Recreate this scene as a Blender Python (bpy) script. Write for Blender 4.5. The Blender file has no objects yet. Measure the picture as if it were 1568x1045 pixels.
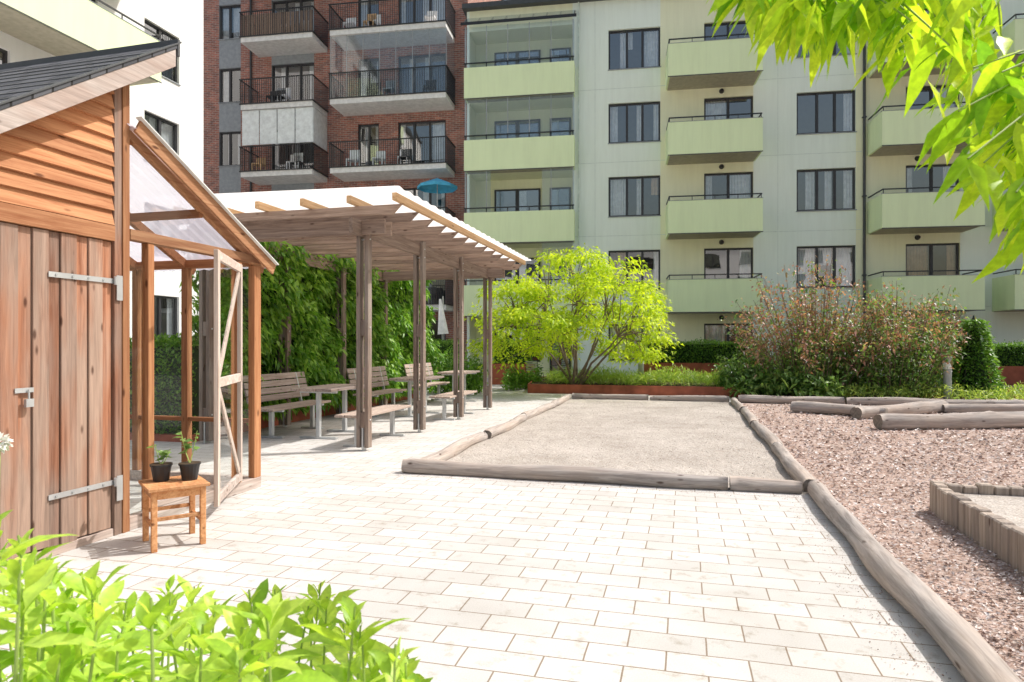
import bpy, math, random
import numpy as np
from mathutils import Vector, Matrix
random.seed(3); rng=np.random.default_rng(5)
sc=bpy.context.scene
sc.view_settings.view_transform='Standard'; sc.view_settings.look='None'; sc.view_settings.exposure=0
H=1.38
PQ=math.atan2(-.2544,.9671)      # paving frame: local x = q, local y = p
GA=math.atan2(-.158,.987)        # street facade frame
# ------------------------------------------------------------------ materials
def newmat(n):
    m=bpy.data.materials.new(n); m.use_nodes=True; nt=m.node_tree; nt.nodes.clear()
    o=nt.nodes.new('ShaderNodeOutputMaterial'); return m,nt,o
def N(nt,t,**k):
    n=nt.nodes.new(t)
    for a,b in k.items():
        if a in n.inputs.keys(): n.inputs[a].default_value=b
        else: setattr(n,a,b)
    return n
def c4(c): return (c[0],c[1],c[2],1)
def ramp(nt,stops):
    r=nt.nodes.new('ShaderNodeValToRGB'); e=r.color_ramp.elements
    while len(e)>1: e.remove(e[-1])
    e[0].position=stops[0][0]; e[0].color=c4(stops[0][1])
    for p,c in stops[1:]:
        x=e.new(p); x.color=c4(c)
    return r
def mixc(nt,fac,a,b,mode='MIX'):
    m=nt.nodes.new('ShaderNodeMix'); m.data_type='RGBA'; m.blend_type=mode
    for s,v in ((0,fac),(6,a),(7,b)):
        if isinstance(v,bpy.types.NodeSocket): nt.links.new(v,m.inputs[s])
        else: m.inputs[s].default_value=v if s==0 else c4(v)
    return m.outputs[2]
def coords(nt,scale=(1,1,1),rot=(0,0,0)):
    tc=nt.nodes.new('ShaderNodeTexCoord'); mp=nt.nodes.new('ShaderNodeMapping')
    mp.inputs['Scale'].default_value=scale; mp.inputs['Rotation'].default_value=rot
    nt.links.new(tc.outputs['Object'],mp.inputs['Vector']); return mp.outputs[0]
def noise(nt,vec,scale,detail=2,rough=.6):
    n=N(nt,'ShaderNodeTexNoise',Scale=scale,Detail=detail,Roughness=rough); nt.links.new(vec,n.inputs['Vector']); return n
def bsdf(nt,o,col,rough=.7,bump=None,bs=.3,bd=.01,metal=0,spec=.5):
    b=N(nt,'ShaderNodeBsdfPrincipled',Roughness=rough,Metallic=metal)
    b.inputs['Specular IOR Level'].default_value=spec
    if isinstance(col,bpy.types.NodeSocket): nt.links.new(col,b.inputs['Base Color'])
    else: b.inputs['Base Color'].default_value=c4(col)
    if bump is not None:
        bp=N(nt,'ShaderNodeBump',Strength=bs,Distance=bd); nt.links.new(bump,bp.inputs['Height']); nt.links.new(bp.outputs[0],b.inputs['Normal'])
    nt.links.new(b.outputs[0],o.inputs[0]); return b
def plain(n,c,rough=.6,metal=0,var=.12,sc_=6,bs=0):
    m,nt,o=newmat(n); v=coords(nt); t=noise(nt,v,sc_)
    r=ramp(nt,[(.3,[x*(1-var) for x in c]),(.7,[min(1,x*(1+var)) for x in c])]); nt.links.new(t.outputs[0],r.inputs[0])
    if bs:
        t2=noise(nt,v,sc_*12); bsdf(nt,o,r.outputs[0],rough,t2.outputs[0],bs,.004,metal)
    else: bsdf(nt,o,r.outputs[0],rough,metal=metal)
    return m
def stucco(n,c,var=.05):
    m,nt,o=newmat(n); v=coords(nt); t=noise(nt,v,.6,4,.65); r=ramp(nt,[(.3,[x*(1-var) for x in c]),(.7,c)]); nt.links.new(t.outputs[0],r.inputs[0])
    vs=coords(nt,(3,3,.25)); st=noise(nt,vs,1.5,3,.7); r2=ramp(nt,[(.35,(.95,.95,.945)),(.6,(1,1,1))]); nt.links.new(st.outputs[0],r2.inputs[0])
    col=mixc(nt,1.0,r.outputs[0],r2.outputs[0],'MULTIPLY'); bsdf(nt,o,col,.9,spec=.2); return m
def wood(n,c1,c2,axis='z',knots=True,gray=None,rough=.75,freq=1,foot=0):
    m,nt,o=newmat(n); s=[34*freq]*3; s['xyz'.index(axis)]=1.6
    geo=nt.nodes.new('ShaderNodeNewGeometry')
    tc=nt.nodes.new('ShaderNodeTexCoord'); mp=nt.nodes.new('ShaderNodeMapping'); mp.inputs['Scale'].default_value=s
    ad=N(nt,'ShaderNodeVectorMath',operation='ADD'); 
    mu=N(nt,'ShaderNodeMath',operation='MULTIPLY'); mu.inputs[1].default_value=7
    nt.links.new(geo.outputs['Random Per Island'],mu.inputs[0]); nt.links.new(tc.outputs['Object'],ad.inputs[0]); nt.links.new(mu.outputs[0],ad.inputs[1])
    nt.links.new(ad.outputs[0],mp.inputs[0]); g=noise(nt,mp.outputs[0],1,4,.7); g.inputs['Distortion'].default_value=.6
    r=ramp(nt,[(.32,c1),(.68,c2)]); nt.links.new(g.outputs[0],r.inputs[0]); col=r.outputs[0]
    if gray:
        s2=[3]*3; s2['xyz'.index(axis)]=.7
        mp2=nt.nodes.new('ShaderNodeMapping'); mp2.inputs['Scale'].default_value=s2; nt.links.new(ad.outputs[0],mp2.inputs[0]); w=noise(nt,mp2.outputs[0],1.2,3,.65)
        rr=ramp(nt,[(.38,(0,0,0)),(.62,(1,1,1))]); nt.links.new(w.outputs[0],rr.inputs[0])
        gg=ramp(nt,[(.3,[x*.72 for x in gray]),(.7,[min(1,x*1.22) for x in gray])]); nt.links.new(g.outputs[0],gg.inputs[0])
        fac=rr.outputs[0]
        if foot:
            sp=nt.nodes.new('ShaderNodeSeparateXYZ'); nt.links.new(tc.outputs['Object'],sp.inputs[0]); mr=N(nt,'ShaderNodeMapRange'); nt.links.new(sp.outputs[2],mr.inputs[0])
            mr.inputs[1].default_value=foot; mr.inputs[2].default_value=0.0; mr.inputs[3].default_value=0; mr.inputs[4].default_value=.9
            a2=N(nt,'ShaderNodeMath',operation='ADD'); a2.use_clamp=True; nt.links.new(rr.outputs[0],a2.inputs[0]); nt.links.new(mr.outputs[0],a2.inputs[1]); fac=a2.outputs[0]
        col=mixc(nt,fac,col,gg.outputs[0])
    if knots:
        s3=[9]*3; s3['xyz'.index(axis)]=3.2
        mp3=nt.nodes.new('ShaderNodeMapping'); mp3.inputs['Scale'].default_value=s3; nt.links.new(ad.outputs[0],mp3.inputs[0])
        vo=N(nt,'ShaderNodeTexVoronoi',Scale=1.0); nt.links.new(mp3.outputs[0],vo.inputs[0])
        kr=ramp(nt,[(.06,(.32,.26,.24)),(.14,(1,1,1))]); nt.links.new(vo.outputs['Distance'],kr.inputs[0]); col=mixc(nt,1.0,col,kr.outputs[0],'MULTIPLY')
    vr=ramp(nt,[(0,(.70,.70,.72)),(1,(1.12,1.1,1.08))]); nt.links.new(geo.outputs['Random Per Island'],vr.inputs[0])
    col=mixc(nt,1.0,col,vr.outputs[0],'MULTIPLY')
    bsdf(nt,o,col,rough,g.outputs[0],.6,.005,spec=.25); return m
def leafm(n,cols,tr=.4,rough=.4,tc=1.35,spec=.4,fine=False):
    m,nt,o=newmat(n); geo=nt.nodes.new('ShaderNodeNewGeometry')
    st=[(i/(len(cols)-1) if len(cols)>1 else 0,c) for i,c in enumerate(cols)]
    r=ramp(nt,st); nt.links.new(geo.outputs['Random Per Island'],r.inputs[0])
    v=coords(nt); t=noise(nt,v,60 if fine else 1.3,2); r2=ramp(nt,[(.35,(.8,.83,.8) if fine else (.70,.76,.73)),(.65,(1.12,1.08,1))]); nt.links.new(t.outputs[0],r2.inputs[0])
    col=mixc(nt,1.0,r.outputs[0],r2.outputs[0],'MULTIPLY')
    b=N(nt,'ShaderNodeBsdfPrincipled',Roughness=rough); b.inputs['Specular IOR Level'].default_value=spec; nt.links.new(col,b.inputs['Base Color'])
    tl=nt.nodes.new('ShaderNodeBsdfTranslucent'); c2=mixc(nt,1.0,col,(tc,tc*1.0,tc*.5),'MULTIPLY'); nt.links.new(c2,tl.inputs[0])
    mx=nt.nodes.new('ShaderNodeMixShader'); mx.inputs[0].default_value=tr
    nt.links.new(b.outputs[0],mx.inputs[1]); nt.links.new(tl.outputs[0],mx.inputs[2]); nt.links.new(mx.outputs[0],o.inputs[0]); return m
def glass(n,refl=.12,tint=(.9,.95,.95),rough=.02,diff=0,dc=(.8,.8,.85),bumps=0,dw=.5):
    m,nt,o=newmat(n); fr=N(nt,'ShaderNodeLayerWeight'); fr.inputs[0].default_value=.5
    pw=N(nt,'ShaderNodeMath',operation='POWER'); pw.inputs[1].default_value=4; nt.links.new(fr.outputs['Facing'],pw.inputs[0])
    ma=N(nt,'ShaderNodeMath',operation='ADD'); ma.inputs[1].default_value=refl; nt.links.new(pw.outputs[0],ma.inputs[0]); ma.use_clamp=True
    tp=nt.nodes.new('ShaderNodeBsdfTransparent'); tp.inputs[0].default_value=c4(tint)
    gl=N(nt,'ShaderNodeBsdfGlossy',Roughness=rough)
    if bumps:
        t=noise(nt,coords(nt),.8,2); bp=N(nt,'ShaderNodeBump',Strength=bumps,Distance=.02); nt.links.new(t.outputs[0],bp.inputs['Height']); nt.links.new(bp.outputs[0],gl.inputs['Normal'])
    mx=nt.nodes.new('ShaderNodeMixShader'); nt.links.new(ma.outputs[0],mx.inputs[0]); nt.links.new(tp.outputs[0],mx.inputs[1]); nt.links.new(gl.outputs[0],mx.inputs[2]); out=mx.outputs[0]
    if diff:
        d=nt.nodes.new('ShaderNodeBsdfTranslucent'); d.inputs[0].default_value=c4(dc)
        d2=nt.nodes.new('ShaderNodeBsdfDiffuse'); d2.inputs[0].default_value=c4(dc)
        m1=nt.nodes.new('ShaderNodeMixShader'); m1.inputs[0].default_value=dw; nt.links.new(d.outputs[0],m1.inputs[1]); nt.links.new(d2.outputs[0],m1.inputs[2])
        m2=nt.nodes.new('ShaderNodeMixShader'); m2.inputs[0].default_value=diff; nt.links.new(out,m2.inputs[1]); nt.links.new(m1.outputs[0],m2.inputs[2]); out=m2.outputs[0]
    nt.links.new(out,o.inputs[0]); return m
def brickwall(n):
    m,nt,o=newmat(n); tc=nt.nodes.new('ShaderNodeTexCoord'); s=nt.nodes.new('ShaderNodeSeparateXYZ'); nt.links.new(tc.outputs['Object'],s.inputs[0])
    a=N(nt,'ShaderNodeMath',operation='ADD'); nt.links.new(s.outputs[0],a.inputs[0]); nt.links.new(s.outputs[1],a.inputs[1])
    cb=nt.nodes.new('ShaderNodeCombineXYZ'); nt.links.new(a.outputs[0],cb.inputs[0]); nt.links.new(s.outputs[2],cb.inputs[1])
    b=nt.nodes.new('ShaderNodeTexBrick'); b.inputs['Scale'].default_value=1; b.inputs['Brick Width'].default_value=.27; b.inputs['Row Height'].default_value=.085; b.inputs['Mortar Size'].default_value=.009
    b.inputs['Color1'].default_value=(.46,.19,.14,1); b.inputs['Color2'].default_value=(.24,.12,.105,1); b.inputs['Mortar'].default_value=(.43,.40,.38,1); b.inputs['Bias'].default_value=-.1
    nt.links.new(cb.outputs[0],b.inputs[0]); t=noise(nt,cb.outputs[0],2.5,3); r=ramp(nt,[(.3,(.75,.75,.75)),(.7,(1.2,1.15,1.1))]); nt.links.new(t.outputs[0],r.inputs[0])
    col=mixc(nt,1.0,b.outputs[0],r.outputs[0],'MULTIPLY'); bsdf(nt,o,col,.85,spec=.2); return m
def paving(n):
    m,nt,o=newmat(n); v=coords(nt); b=nt.nodes.new('ShaderNodeTexBrick')
    wob=noise(nt,v,3,2); va=N(nt,'ShaderNodeVectorMath',operation='MULTIPLY_ADD'); nt.links.new(wob.outputs[1],va.inputs[0]); va.inputs[1].default_value=(.010,.010,0); nt.links.new(v,va.inputs[2])
    b.inputs['Scale'].default_value=1; b.inputs['Brick Width'].default_value=.35; b.inputs['Row Height'].default_value=.185; b.inputs['Mortar Size'].default_value=.0046; b.inputs['Mortar Smooth'].default_value=.3
    b.inputs['Color1'].default_value=(.64,.625,.61,1); b.inputs['Color2'].default_value=(.54,.53,.515,1); b.inputs['Mortar'].default_value=(.27,.215,.165,1)
    nt.links.new(va.outputs[0],b.inputs[0])
    t=noise(nt,v,.7,4,.7); r=ramp(nt,[(.3,(.85,.835,.81)),(.62,(1.03,1.03,1.03))]); nt.links.new(t.outputs[0],r.inputs[0]); col=mixc(nt,1.0,b.outputs[0],r.outputs[0],'MULTIPLY')
    t2=noise(nt,v,9,4,.7); r2=ramp(nt,[(.27,(.72,.67,.6)),(.44,(1,1,1))]); nt.links.new(t2.outputs[0],r2.inputs[0]); col=mixc(nt,1.0,col,r2.outputs[0],'MULTIPLY')
    t3=noise(nt,v,150,2); r3=ramp(nt,[(.3,(.88,.88,.88)),(.7,(1.06,1.06,1.06))]); nt.links.new(t3.outputs[0],r3.inputs[0]); col=mixc(nt,1.0,col,r3.outputs[0],'MULTIPLY')
    bsdf(nt,o,col,.85,spec=.25); return m
def granular(n,cols,scale,bs=.6,bd=.01,big=.8):
    m,nt,o=newmat(n); v=coords(nt); vo=N(nt,'ShaderNodeTexVoronoi',Scale=scale); nt.links.new(v,vo.inputs[0])
    sp=nt.nodes.new('ShaderNodeSeparateColor'); nt.links.new(vo.outputs['Color'],sp.inputs[0])
    r=ramp(nt,[(i/(len(cols)-1),c) for i,c in enumerate(cols)]); nt.links.new(sp.outputs[0],r.inputs[0])
    t=noise(nt,v,big,5,.7); r2=ramp(nt,[(.3,(.74,.72,.70)),(.65,(1.08,1.08,1.08))]); nt.links.new(t.outputs[0],r2.inputs[0])
    col=mixc(nt,1.0,r.outputs[0],r2.outputs[0],'MULTIPLY'); t3=noise(nt,v,7,5,.75)
    bsdf(nt,o,col,.95,t3.outputs[0],bs,bd,spec=.15); return m
def shingle(n):
    m,nt,o=newmat(n); v=coords(nt); b=nt.nodes.new('ShaderNodeTexBrick'); b.inputs['Scale'].default_value=1; b.inputs['Brick Width'].default_value=.3; b.inputs['Row Height'].default_value=.13; b.inputs['Mortar Size'].default_value=.008
    b.inputs['Color1'].default_value=(.07,.074,.085,1); b.inputs['Color2'].default_value=(.13,.135,.15,1); b.inputs['Mortar'].default_value=(.02,.02,.02,1); nt.links.new(v,b.inputs[0])
    t=noise(nt,v,200,2); bsdf(nt,o,b.outputs[0],.9,t.outputs[0],.4,.004,spec=.3); return m
def chipm(n,cols,rough=.9):
    m,nt,o=newmat(n); geo=nt.nodes.new('ShaderNodeNewGeometry'); r=ramp(nt,[(i/(len(cols)-1),c) for i,c in enumerate(cols)]); nt.links.new(geo.outputs['Random Per Island'],r.inputs[0]); bsdf(nt,o,r.outputs[0],rough,spec=.2); return m

M={}
M['mint']=stucco('mint_render',(.87,.95,.86),.02); M['cream']=stucco('cream_render',(.90,.91,.66),.03); M['white']=stucco('white_render',(.90,.90,.90),.03)
M['lime']=stucco('pale_green_panel',(.83,.95,.60),.02); M['joint']=plain('facade_joint',(.66,.74,.67)); M['soffit']=plain('balcony_soffit',(.42,.39,.30),.8)
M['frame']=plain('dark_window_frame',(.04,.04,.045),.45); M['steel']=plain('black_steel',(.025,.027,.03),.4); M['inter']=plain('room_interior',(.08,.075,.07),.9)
M['curt']=plain('curtain_fabric',(.85,.85,.85),.9); M['curt2']=plain('curtain_warm',(.66,.44,.27),.9); M['glass']=glass('window_glass',.34,(.9,.94,.97),.01,bumps=.2); M['bglass']=glass('balcony_glass',.12,(.86,.93,.98),.02,diff=.12,dc=(.62,.74,.84))
M['frost']=plain('frosted_glass',(.78,.83,.83),.3); M['brick']=brickwall('red_brick'); M['grey']=plain('grey_panel',(.32,.345,.37),.8); M['conc']=plain('concrete_slab',(.78,.78,.77),.85)
M['roofd']=plain('roof_metal',(.06,.065,.07),.5); M['pave']=paving('concrete_pavers')
M['sand']=granular('sand_gravel',[(.32,.27,.235),(.50,.46,.42),(.42,.38,.34),(.60,.57,.54)],90,.8,.05,.9)
M['gravel']=granular('woodchip_ground',[(.28,.18,.14),(.48,.37,.32),(.40,.30,.26),(.56,.49,.45)],38,.6,.05,.8)
M['soil']=granular('soil',[(.05,.035,.025),(.1,.075,.05),(.07,.05,.035)],30)
M['ground']=plain('ground_earth',(.2,.2,.17),.95)
M['chip']=chipm('wood_chips',[(.16,.09,.065),(.48,.34,.28),(.76,.68,.64),(.34,.24,.21),(.84,.80,.78),(.56,.40,.34),(.46,.41,.40)])
M['corten']=plain('corten_steel',(.36,.10,.055),.8,0,.3,3)
M['shedv']=wood('shed_wood_vertical',(.23,.09,.048),(.46,.225,.135),'z',gray=(.36,.255,.20),foot=.6); M['shedh']=wood('shed_wood_horizontal',(.37,.14,.06),(.65,.33,.165),'y')
M['trimz']=wood('greenhouse_wood_z',(.31,.125,.055),(.50,.26,.13),'z'); M['trimy']=wood('greenhouse_wood_y',(.33,.145,.07),(.52,.29,.155),'y'); M['trimx']=wood('greenhouse_wood_x',(.28,.115,.05),(.45,.21,.1),'x')
M['weath']=wood('weathered_board',(.42,.36,.32),(.72,.66,.62),'y',gray=(.5,.40,.35)); M['weathz']=wood('weathered_board_z',(.40,.30,.24),(.70,.61,.55),'z',gray=(.58,.5,.44))
M['perz']=wood('pergola_post_wood',(.12,.078,.06),(.29,.22,.18),'z',gray=(.27,.23,.2)); M['pery']=wood('pergola_beam_y',(.20,.135,.10),(.40,.31,.25),'y'); M['perx']=wood('pergola_rafter_x',(.22,.155,.12),(.43,.33,.27),'x')
M['piney']=wood('pine_batten',(.62,.36,.17),(.88,.62,.36),'y'); M['stoolw']=wood('stool_wood',(.46,.19,.07),(.72,.40,.2),'y')
M['slat']=wood('bench_slats',(.28,.215,.18),(.50,.42,.37),'y')
M['log']=wood('weathered_log',(.23,.205,.19),(.54,.50,.47),'x',gray=(.46,.39,.34),rough=.9,freq=.8); M['logend']=plain('log_end_grain',(.22,.19,.165),.9,0,.3,25)
M['stake']=wood('timber_stakes',(.27,.22,.185),(.49,.42,.36),'z'); M['galv']=plain('galvanised_steel',(.55,.57,.58),.4,.5); M['grysteel']=plain('grey_steel',(.4,.42,.43),.5,.3)
M['shingle']=shingle('roof_shingles'); M['gglass']=glass('greenhouse_glass',.05,(.95,.98,.97),.03); M['poly']=glass('polycarbonate',.08,(.88,.88,.94),.2,diff=.58,dc=(.70,.67,.79),dw=.4); M['sheet']=glass('pergola_roof_sheet',.05,(.9,.9,.9),.3,diff=.97,dc=(.93,.93,.93),dw=.4)
M['pot']=plain('black_plastic',(.02,.02,.022),.4); M['umb']=plain('blue_canvas',(.08,.42,.66),.8); M['wcanvas']=plain('white_canvas',(.8,.8,.8),.8); M['bark']=plain('bark',(.2,.15,.11),.9,0,.35,12,.6)
M['stem']=plain('green_stem',(.34,.46,.12),.6); M['petal']=plain('white_petal',(.85,.85,.8),.6)
M['L_ivy']=leafm('leaf_creeper',[(.06,.17,.02),(.17,.38,.04),(.36,.58,.10),(.10,.26,.025)],.35)
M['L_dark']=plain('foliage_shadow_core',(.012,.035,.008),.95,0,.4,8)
M['L_lime']=leafm('leaf_lime_tree',[(.46,.60,.03),(.70,.80,.06),(.58,.72,.05),(.32,.48,.03)],.5,.5)
M['L_fg']=leafm('leaf_foreground',[(.34,.55,.06),(.50,.70,.11),(.64,.80,.18),(.25,.46,.05)],.5,.4,fine=True)
M['L_over']=leafm('leaf_overhang',[(.22,.46,.03),(.45,.66,.04),(.64,.78,.07),(.13,.34,.03)],.58,.4,fine=True)
M['L_shr']=leafm('leaf_shrub',[(.11,.24,.05),(.22,.39,.1),(.33,.47,.16),(.08,.17,.035)],.35)
M['L_red']=leafm('leaf_red',[(.50,.2,.19),(.56,.36,.30),(.36,.15,.13),(.32,.33,.15)],.4)
M['L_box']=leafm('leaf_box_hedge',[(.08,.20,.025),(.17,.34,.05),(.28,.48,.09)],.35); M['L_grass']=leafm('leaf_grass',[(.34,.50,.1),(.52,.62,.18),(.2,.37,.06)],.4)

# ------------------------------------------------------------------ mesh helpers
def empty(name,loc=(0,0,0),rz=0):
    e=bpy.data.objects.new(name,None); sc.collection.objects.link(e); e.location=loc; e.rotation_euler=(0,0,rz); e.empty_display_size=.2; return e
class MB:
    def __init__(s): s.v=[];s.f=[];s.m=[];s.mats=[]
    def mi(s,k):
        if k not in s.mats: s.mats.append(k)
        return s.mats.index(k)
    def face(s,pts,k):
        b=len(s.v); s.v+= [tuple(p) for p in pts]; s.f.append(tuple(range(b,b+len(pts)))); s.m.append(s.mi(k))
    def hexa(s,P,k):
        b=len(s.v); s.v+=[tuple(p) for p in P]; i=s.mi(k)
        for f in ((0,3,2,1),(4,5,6,7),(0,1,5,4),(1,2,6,5),(2,3,7,6),(3,0,4,7)): s.f.append(tuple(b+j for j in f)); s.m.append(i)
    def box(s,x0,x1,y0,y1,z0,z1,k):
        x0,x1=sorted((x0,x1));y0,y1=sorted((y0,y1));z0,z1=sorted((z0,z1))
        s.hexa([(x0,y0,z0),(x1,y0,z0),(x1,y1,z0),(x0,y1,z0),(x0,y0,z1),(x1,y0,z1),(x1,y1,z1),(x0,y1,z1)],k)
    def bar(s,p0,p1,w,t,k,side=None):
        p0=Vector(p0);p1=Vector(p1);d=(p1-p0).normalized()
        a=Vector(side) if side else (Vector((0,0,1)) if abs(d.z)<.9 else Vector((1,0,0)))
        u=d.cross(a).normalized()*(t/2); v=u.cross(d).normalized()*(w/2)
        s.hexa([p0-u-v,p0+u-v,p0+u+v,p0-u+v,p1-u-v,p1+u-v,p1+u+v,p1-u+v],k)
    def cyl(s,p0,p1,r0,r1,k,n=10,caps=True,kc=None):
        p0=Vector(p0);p1=Vector(p1);d=(p1-p0).normalized(); a=Vector((0,0,1)) if abs(d.z)<.9 else Vector((1,0,0)); u=d.cross(a).normalized(); v=d.cross(u)
        b=len(s.v); i=s.mi(k)
        for p,r in ((p0,r0),(p1,r1)):
            for j in range(n):
                an=2*math.pi*j/n; s.v.append(tuple(p+u*math.cos(an)*r+v*math.sin(an)*r))
        for j in range(n): s.f.append((b+j,b+(j+1)%n,b+n+(j+1)%n,b+n+j)); s.m.append(i)
        if caps:
            ic=s.mi(kc or k); s.f.append(tuple(b+j for j in range(n))[::-1]); s.m.append(ic); s.f.append(tuple(b+n+j for j in range(n))); s.m.append(ic)
    def tube(s,pts,rs,k,n=8):
        pts=[Vector(p) for p in pts]; b=len(s.v); i=s.mi(k)
        for q,(p,r) in enumerate(zip(pts,rs)):
            d=(pts[min(q+1,len(pts)-1)]-pts[max(q-1,0)]).normalized(); a=Vector((.3,1,.1)); u=d.cross(a).normalized(); v=d.cross(u)
            for j in range(n):
                an=2*math.pi*j/n; s.v.append(tuple(p+u*math.cos(an)*r+v*math.sin(an)*r))
        for q in range(len(pts)-1):
            for j in range(n): s.f.append((b+q*n+j,b+q*n+(j+1)%n,b+(q+1)*n+(j+1)%n,b+(q+1)*n+j)); s.m.append(i)
    def build(s,name,parent=None,loc=(0,0,0),rz=0,bevel=0,smooth=False):
        me=bpy.data.meshes.new(name); me.from_pydata(s.v,[],s.f); 
        for k in s.mats: me.materials.append(M[k])
        me.polygons.foreach_set('material_index',s.m)
        if smooth: me.polygons.foreach_set('use_smooth',[True]*len(s.f))
        me.update(); o=bpy.data.objects.new(name,me); sc.collection.objects.link(o); o.location=loc; o.rotation_euler=(0,0,rz)
        if parent: o.parent=parent
        if bevel:
            b=o.modifiers.new('bevel','BEVEL'); b.width=bevel; b.segments=1; b.limit_method='ANGLE'
        return o
def unit(a): return a/np.maximum(np.linalg.norm(a,axis=-1,keepdims=True),1e-9)
def leaves(name,P,D,L,W,mat,parent=None,hi=False,droop=.0,fold=.25,flat=1.0,loc=(0,0,0),rz=0):
    P=np.asarray(P,float);n=len(P);D=unit(np.asarray(D,float)); L=np.broadcast_to(L,(n,)).astype(float); W=np.broadcast_to(W,(n,)).astype(float)
    up=unit(np.stack([rng.normal(0,1,n),rng.normal(0,1,n),rng.normal(0,.6,n)+flat*2],1)); S=unit(np.cross(D,up)); Nn=np.cross(S,D)
    if hi: T=[0,.06,.18,.34,.52,.72,.88,1]; WW=[.05,.09,.62,1,.95,.62,.25,.01]
    else: T=[0,.42,1]; WW=[.12,1,.05]
    K=len(T); V=np.zeros((n,K,3,3)); wav=rng.uniform(0,6.28,n)
    for i,(t,w) in enumerate(zip(T,WW)):
        c=P+D*(L*t)[:,None]; c=c+np.array([0,0,-1])*(droop*L*t*t)[:,None]
        if hi: c=c+S*(.05*L*np.sin(wav+t*3))[:,None]
        for j,sg in enumerate((-1,0,1)): 
            V[:,i,j]=c+S*(sg*W*w/2)[:,None]+Nn*(abs(sg)*fold*W*w/2)[:,None]
            if hi and sg: V[:,i,j]+=Nn*(.10*W*w*np.sin(wav*sg+t*11))[:,None]
    F=[]
    for i in range(K-1):
        for j in (0,1): F.append([i*3+j,i*3+j+1,(i+1)*3+j+1,(i+1)*3+j])
    F=np.array(F)[None]+(np.arange(n)*K*3)[:,None,None]
    me=bpy.data.meshes.new(name); me.from_pydata(V.reshape(-1,3).tolist(),[],F.reshape(-1,4).tolist()); me.materials.append(M[mat])
    me.polygons.foreach_set('use_smooth',[True]*len(me.polygons)); me.update()
    o=bpy.data.objects.new(name,me); sc.collection.objects.link(o); o.location=loc;o.rotation_euler=(0,0,rz)
    if parent: o.parent=parent
    return o
def rdir(n,z=0,s=1): 
    d=rng.normal(0,s,(n,3)); d[:,2]+=z; return unit(d)

# ------------------------------------------------------------------ facade helpers  (local x along, y inward)
def wall_grid(mb,x0,x1,z0,z1,ops,matf,depth=.14):
    xs=sorted({x0,x1,*[o[0] for o in ops],*[o[1] for o in ops]}); zs=sorted({z0,z1,*[o[2] for o in ops],*[o[3] for o in ops]})
    xs=[x for x in xs if x0<=x<=x1]; zs=[z for z in zs if z0<=z<=z1]
    for i in range(len(xs)-1):
        for j in range(len(zs)-1):
            cx=(xs[i]+xs[i+1])/2; cz=(zs[j]+zs[j+1])/2
            if any(o[0]<cx<o[1] and o[2]<cz<o[3] for o in ops): continue
            mb.face([(xs[i],0,zs[j]),(xs[i+1],0,zs[j]),(xs[i+1],0,zs[j+1]),(xs[i],0,zs[j+1])],matf(cx,cz))
    for o in ops:
        a,b,c,d=o[:4]; dp=o[4] if len(o)>4 else depth; k=matf((a+b)/2,(c+d)/2)
        mb.face([(a,0,c),(a,0,d),(a,dp,d),(a,dp,c)],k); mb.face([(b,0,c),(b,dp,c),(b,dp,d),(b,0,d)],k)
        mb.face([(a,0,d),(b,0,d),(b,dp,d),(a,dp,d)],k); mb.face([(a,0,c),(a,dp,c),(b,dp,c),(b,0,c)],k)
def window(fr,gl,cu,x0,x1,z0,z1,splits,y=.14,curt=True,ck=None):
    w=.065; fr.box(x0,x1,y-.05,y+.05,z1-w,z1,'frame'); fr.box(x0,x1,y-.05,y+.05,z0,z0+w,'frame'); fr.box(x0,x0+w,y-.05,y+.05,z0+w,z1-w,'frame'); fr.box(x1-w,x1,y-.05,y+.05,z0+w,z1-w,'frame')
    xs=[x0]+[x0+(x1-x0)*s for s in splits]+[x1]
    for x in xs[1:-1]: fr.box(x-.045,x+.045,y-.052,y+.048,z0+w,z1-w,'frame')
    fr.box(x0-.03,x1+.03,-.04,y-.05,z0-.03,z0,'grey')
    for i in range(len(xs)-1):
        dy0=random.uniform(-.006,.006); dy1=random.uniform(-.006,.006); dz=random.uniform(-.008,.008)
        gl.face([(xs[i]+.04,y+dy0,z0+w),(xs[i+1]-.04,y+dy1,z0+w),(xs[i+1]-.04,y+dy1+dz,z1-w),(xs[i]+.04,y+dy0+dz,z1-w)],'glass')
    if curt:
        for i in range(len(xs)-1):
            r=random.random()
            if r<.2: continue
            a,b=xs[i]+.05,xs[i+1]-.05; ww=(b-a)*random.choice((.35,.5,.95)); 
            if i==len(xs)-2 or random.random()<.5: a=b-ww
            else: b=a+ww
            k=ck or ('curt2' if r>.95 else 'curt'); nn=max(4,int((b-a)/.05))
            zt=z1-.05; zb=z0+(.02 if r<.8 else (z1-z0)*.55)
            for q in range(nn):
                xa=a+(b-a)*q/nn; xb=a+(b-a)*(q+1)/nn; ya=.26+.04*(q%2); yb=.26+.04*((q+1)%2)
                cu.face([(xa,ya,zb),(xb,yb,zb),(xb,yb,zt),(xa,ya,zt)],k)
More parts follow.
